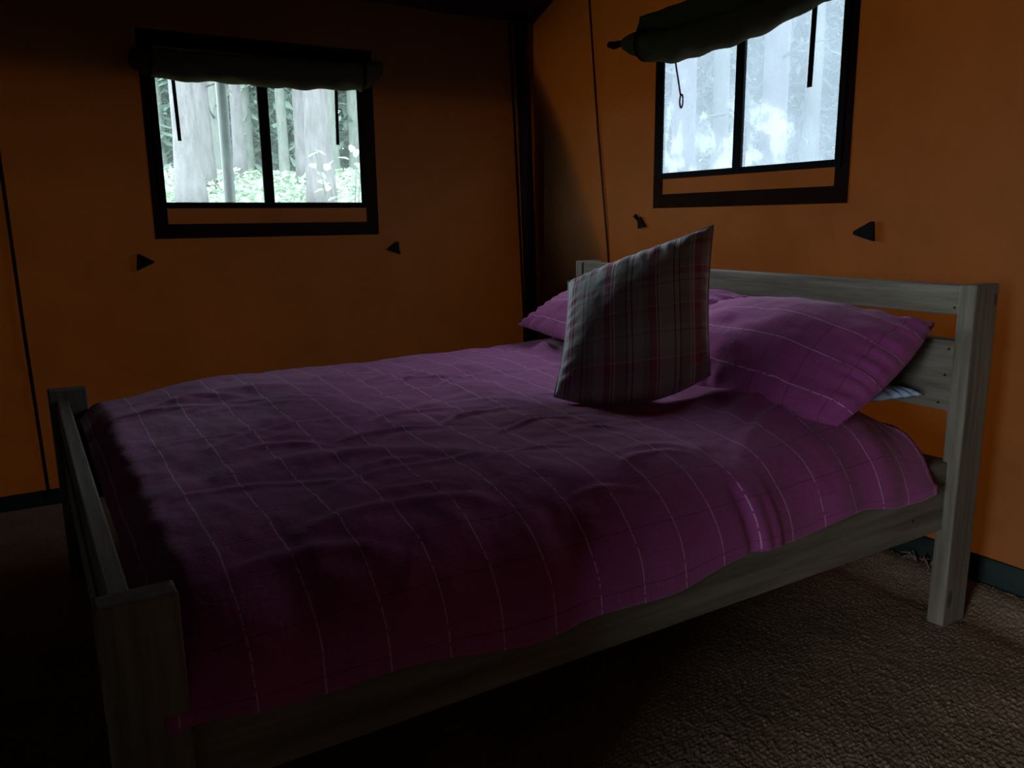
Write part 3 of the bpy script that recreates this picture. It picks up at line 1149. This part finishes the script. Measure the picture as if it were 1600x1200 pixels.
def pine(x, y, r, H, mat, label, group, crown=True, low=0):
    z = ground_z(x, y) - .1
    root = empty('pine_tree', (x, y, z))
    tag(root, label, 'tree', group)
    k = 16
    pts = [(random.uniform(-.02, .02) * i / 6, random.uniform(-.02, .02) * i / 6, H * (i / (k - 1)) ** 1.3) for i in range(k)]
    rad = [r * (1.30 if i == 0 else 1.12 if i == 1 else 1) * (1 - .55 * (i / (k - 1))) for i in range(k)]
    link('trunk', tube_mesh('trunk', pts, rad, 18, .05), mat, root, smooth=True)
    for i in range(5):
        zz = random.uniform(1.0, 5.0)
        th = random.uniform(0, 6.28)
        ln = random.uniform(.3, .9)
        e = (math.cos(th) * (r + ln), math.sin(th) * (r + ln), zz + random.uniform(-.15, .25))
        link('branch', tube_mesh('branch', [(0, 0, zz), (e[0] * .6, e[1] * .6, zz + .06), e], [.025, .016, .006], 6), mat, root, smooth=True)
    if crown:
        leaf_cloud('crown', 420, (0, 0, H * .86), (H * .13, H * .13, H * .16), .30, 'needle_green', root)
    if low:
        leaf_cloud('low_spray', low, (0, 0, 2.6), (1.0, 1.0, .55), .14, 'needle_green', root)
    return root


def at(bearing, d):
    b = math.radians(bearing)
    return CAM.x + math.cos(b) * d, CAM.y + math.sin(b) * d


FWG = 'trees seen through the side window'
for (b, d, r, mat, low, lab) in [
    (79.85, 9.3, .14, 'bark_pale', 0, 'thick pale trunk behind the left ribbon of the side window'),
    (78.8, 11.0, .105, 'bark_pale', 0, 'slimmer pale trunk just right of the thick one, side window'),
    (78.0, 13.4, .10, 'bark_grey', 0, 'grey trunk half hidden behind the dark outdoor post'),
    (76.7, 12.2, .085, 'bark_pale', 0, 'narrow pinkish trunk right of the dark outdoor post'),
    (73.9, 14.5, .09, 'bark_grey', 60, 'narrow shaded trunk right of the side window mullion'),
    (72.75, 12.0, .085, 'bark_pale', 0, 'slim trunk left of the thick trunk in the right pane'),
    (71.6, 9.6, .150, 'bark_pale', 0, 'thick pale trunk in the right pane of the side window'),
    (82.3, 13.0, .12, 'bark_pale', 40, 'pale trunk at the left edge of the side window'),
    (69.2, 15.0, .12, 'bark_grey', 60, 'grey trunk behind the leafy bush at the side window'),
    (74.9, 17.5, .13, 'bark_grey', 80, 'shaded trunk far back behind the side window mullion')]:
    x, y = at(b, d)
    pine(x, y, r, random.uniform(12, 15), mat, lab, FWG, True, low)
for (b, d, lab) in [
    (81.4, 15.5, 'thin grey trunk far back at the left edge of the side window'),
    (79.2, 16.5, 'thin grey trunk far back between the two pale trunks of the left pane'),
    (76.1, 15.2, 'thin grey trunk far back near the side window mullion, left pane'),
    (75.4, 18.5, 'thin grey trunk farthest back beside the side window mullion'),
    (73.2, 16.6, 'thin grey trunk far back in the middle of the right pane'),
    (70.7, 14.2, 'thin grey trunk right of the thick trunk in the right pane')]:
    x, y = at(b, d)
    pine(x, y, random.uniform(.08, .11), random.uniform(11, 14), 'bark_grey', lab, FWG, True, 0)
HWG = 'trees seen through the hazy end window'
for (b, d, r, mat, lab) in [
    (47.0, 9.0, .14, 'bark_pale', 'blurred pale trunk at the left of the hazy window'),
    (44.6, 12.0, .12, 'bark_grey', 'blurred grey trunk left of the hazy window mullion'),
    (41.2, 10.0, .16, 'bark_pale', 'blurred pale trunk right of the hazy window mullion'),
    (38.9, 13.0, .12, 'bark_grey', 'blurred grey trunk at the right of the hazy window')]:
    x, y = at(b, d)
    pine(x, y, r, random.uniform(12, 15), mat, lab, HWG, True, 0)


def spruce(x, y, H, w):
    z = ground_z(x, y) - .1
    root = empty('young_spruce', (x, y, z))
    link('trunk', tube_mesh('trunk', [(0, 0, 0), (0, 0, H * .5), (0, 0, H)], [.12, .08, .02], 8), 'bark_grey', root, smooth=True)
    n = 5200
    V = np.zeros((n, 4, 3))
    for i in range(n):
        f = rng.random() ** .75
        zz = .05 + H * f * .98
        rr = w * (1 - f) * (.35 + .65 * rng.random()) + .05
        th = rng.random() * 6.283
        c = np.array((rr * math.cos(th), rr * math.sin(th), zz - rr * .25))
        a = np.array((math.cos(th), math.sin(th), -.35 + .3 * rng.normal()))
        a /= np.linalg.norm(a)
        b = np.cross(a, (0, 0, 1.)) + .5 * rng.normal(size=3)
        b /= np.linalg.norm(b)
        s = .20 * (.6 + .8 * rng.random())
        V[i] = [c - a * s, c + b * s * .22, c + a * s, c - b * s * .22]
    o = link('needles', raw_mesh('needles', V.reshape(-1, 3), np.arange(n * 4).reshape(n, 4)), 'needle_green', root)
    o['kind'] = 'stuff'
    return root


proto = None
for (b0, b1, nn, dmin, dmax, lab, grp) in ((64, 89, 16, 16.5, 22, 'soft green young spruce deep in the forest behind the trunks of the side window', 'young spruces behind the side window'),
                                           (31, 54, 14, 14.5, 20, 'blurred bluish young spruce beyond the hazy end window', 'young spruces beyond the end window')):
    for i in range(nn):
        b = b0 + (b1 - b0) * (i + .5 + random.uniform(-.25, .25)) / nn
        d = dmin if i % 2 else random.uniform(dmin + 2, dmax)
        x, y = at(b, d)
        H = random.uniform(5.5, 7.5)
        if proto is None:
            proto = spruce(x, y, 6.5, 1.7)
            o = proto
        else:
            o = proto.copy()
            COL.objects.link(o)
            o.location = (x, y, ground_z(x, y) - .1)
            for c in proto.children:
                k = c.copy()
                COL.objects.link(k)
                k.parent = o
        o.rotation_euler[2] = random.uniform(0, 6.28)
        sc = random.uniform(.85, 1.2)
        o.scale = (sc, sc, sc * random.uniform(.9, 1.1))
        tag(o, lab, 'tree', grp)

# leafy bush at the lower right of the side window
bx, by = at(69.9, 6.6)
bz = ground_z(bx, by)
bush = empty('leafy_bush', (bx, by, bz))
tag(bush, 'pale leafy bush at the lower right corner of the side window', 'bush')
lm = bpy.data.meshes.new('leaf')
lm.from_pydata([(0, 0, 0), (.022, .018, .006), (.030, .045, .010), (.018, .075, .004), (0, .090, -.006), (-.018, .075, .004), (-.030, .045, .010), (-.022, .018, .006), (0, .045, 0)], [],
               [(0, 1, 8), (1, 2, 8), (2, 3, 8), (3, 4, 8), (4, 5, 8), (5, 6, 8), (6, 7, 8), (7, 0, 8)])
lm.update()
lm.materials.append(MATS['leaf_bright'])
for i in range(9):
    th = random.uniform(0, 6.28)
    ln = random.uniform(.5, 1.0)
    hz = 1.42 + .30 * random.random() - bz
    e = Vector((math.cos(th) * ln * .33, math.sin(th) * ln * .33, hz))
    link('stem', tube_mesh('stem', [(0, 0, -.05), tuple(e * .5 + Vector((0, 0, .1))), tuple(e)], [.010, .007, .003], 5), 'bark_grey', bush, smooth=True)
    for k in range(9):
        f = .35 + .65 * k / 8
        c = e * f + Vector((random.uniform(-.07, .07), random.uniform(-.07, .07), random.uniform(-.04, .06) + .1 * (1 - abs(2 * f - 1))))
        o = bpy.data.objects.new('leaf', lm)
        COL.objects.link(o)
        o.parent = bush
        o.location = c
        o.rotation_euler = (random.uniform(-.6, .9), random.uniform(-.6, .6), random.uniform(0, 6.28))

# undergrowth on the bank: low leaves nobody could count
for nm, b0, b1, lab in (('undergrowth', 66, 86, 'bright low undergrowth on the bank outside the side window'), ('undergrowth', 34, 52, 'low undergrowth on the bank outside the hazy window')):
    n = 9000
    V = np.zeros((n, 4, 3))
    for i in range(n):
        x, y = at(random.uniform(b0, b1), random.uniform(7.0, 14.5))
        z = ground_z(x, y) + random.uniform(0, .16)
        a = rng.normal(size=3)
        a[2] = abs(a[2]) * .6
        a /= np.linalg.norm(a)
        b = np.cross(a, rng.normal(size=3))
        b /= np.linalg.norm(b)
        s = .045 * (.6 + .8 * rng.random())
        c = np.array((x, y, z))
        V[i] = [c - a * s, c + b * s * .5, c + a * s, c - b * s * .5]
    o = link(nm, raw_mesh(nm, V.reshape(-1, 3), np.arange(n * 4).reshape(n, 4)), 'grass_green')
    tag(o, lab, 'undergrowth', kind='stuff')

# dark upright post standing outside the side window
px_, py2 = at(77.5, 5.4)
op = link('outdoor_post', tube_mesh('outdoor_post', [(px_, py2, ground_z(px_, py2) - .1), (px_, py2, 1.2), (px_, py2, 2.6)], .034, 12), 'pole_dark', smooth=True)
tag(op, 'dark upright post standing outside the left pane of the side window', 'post')
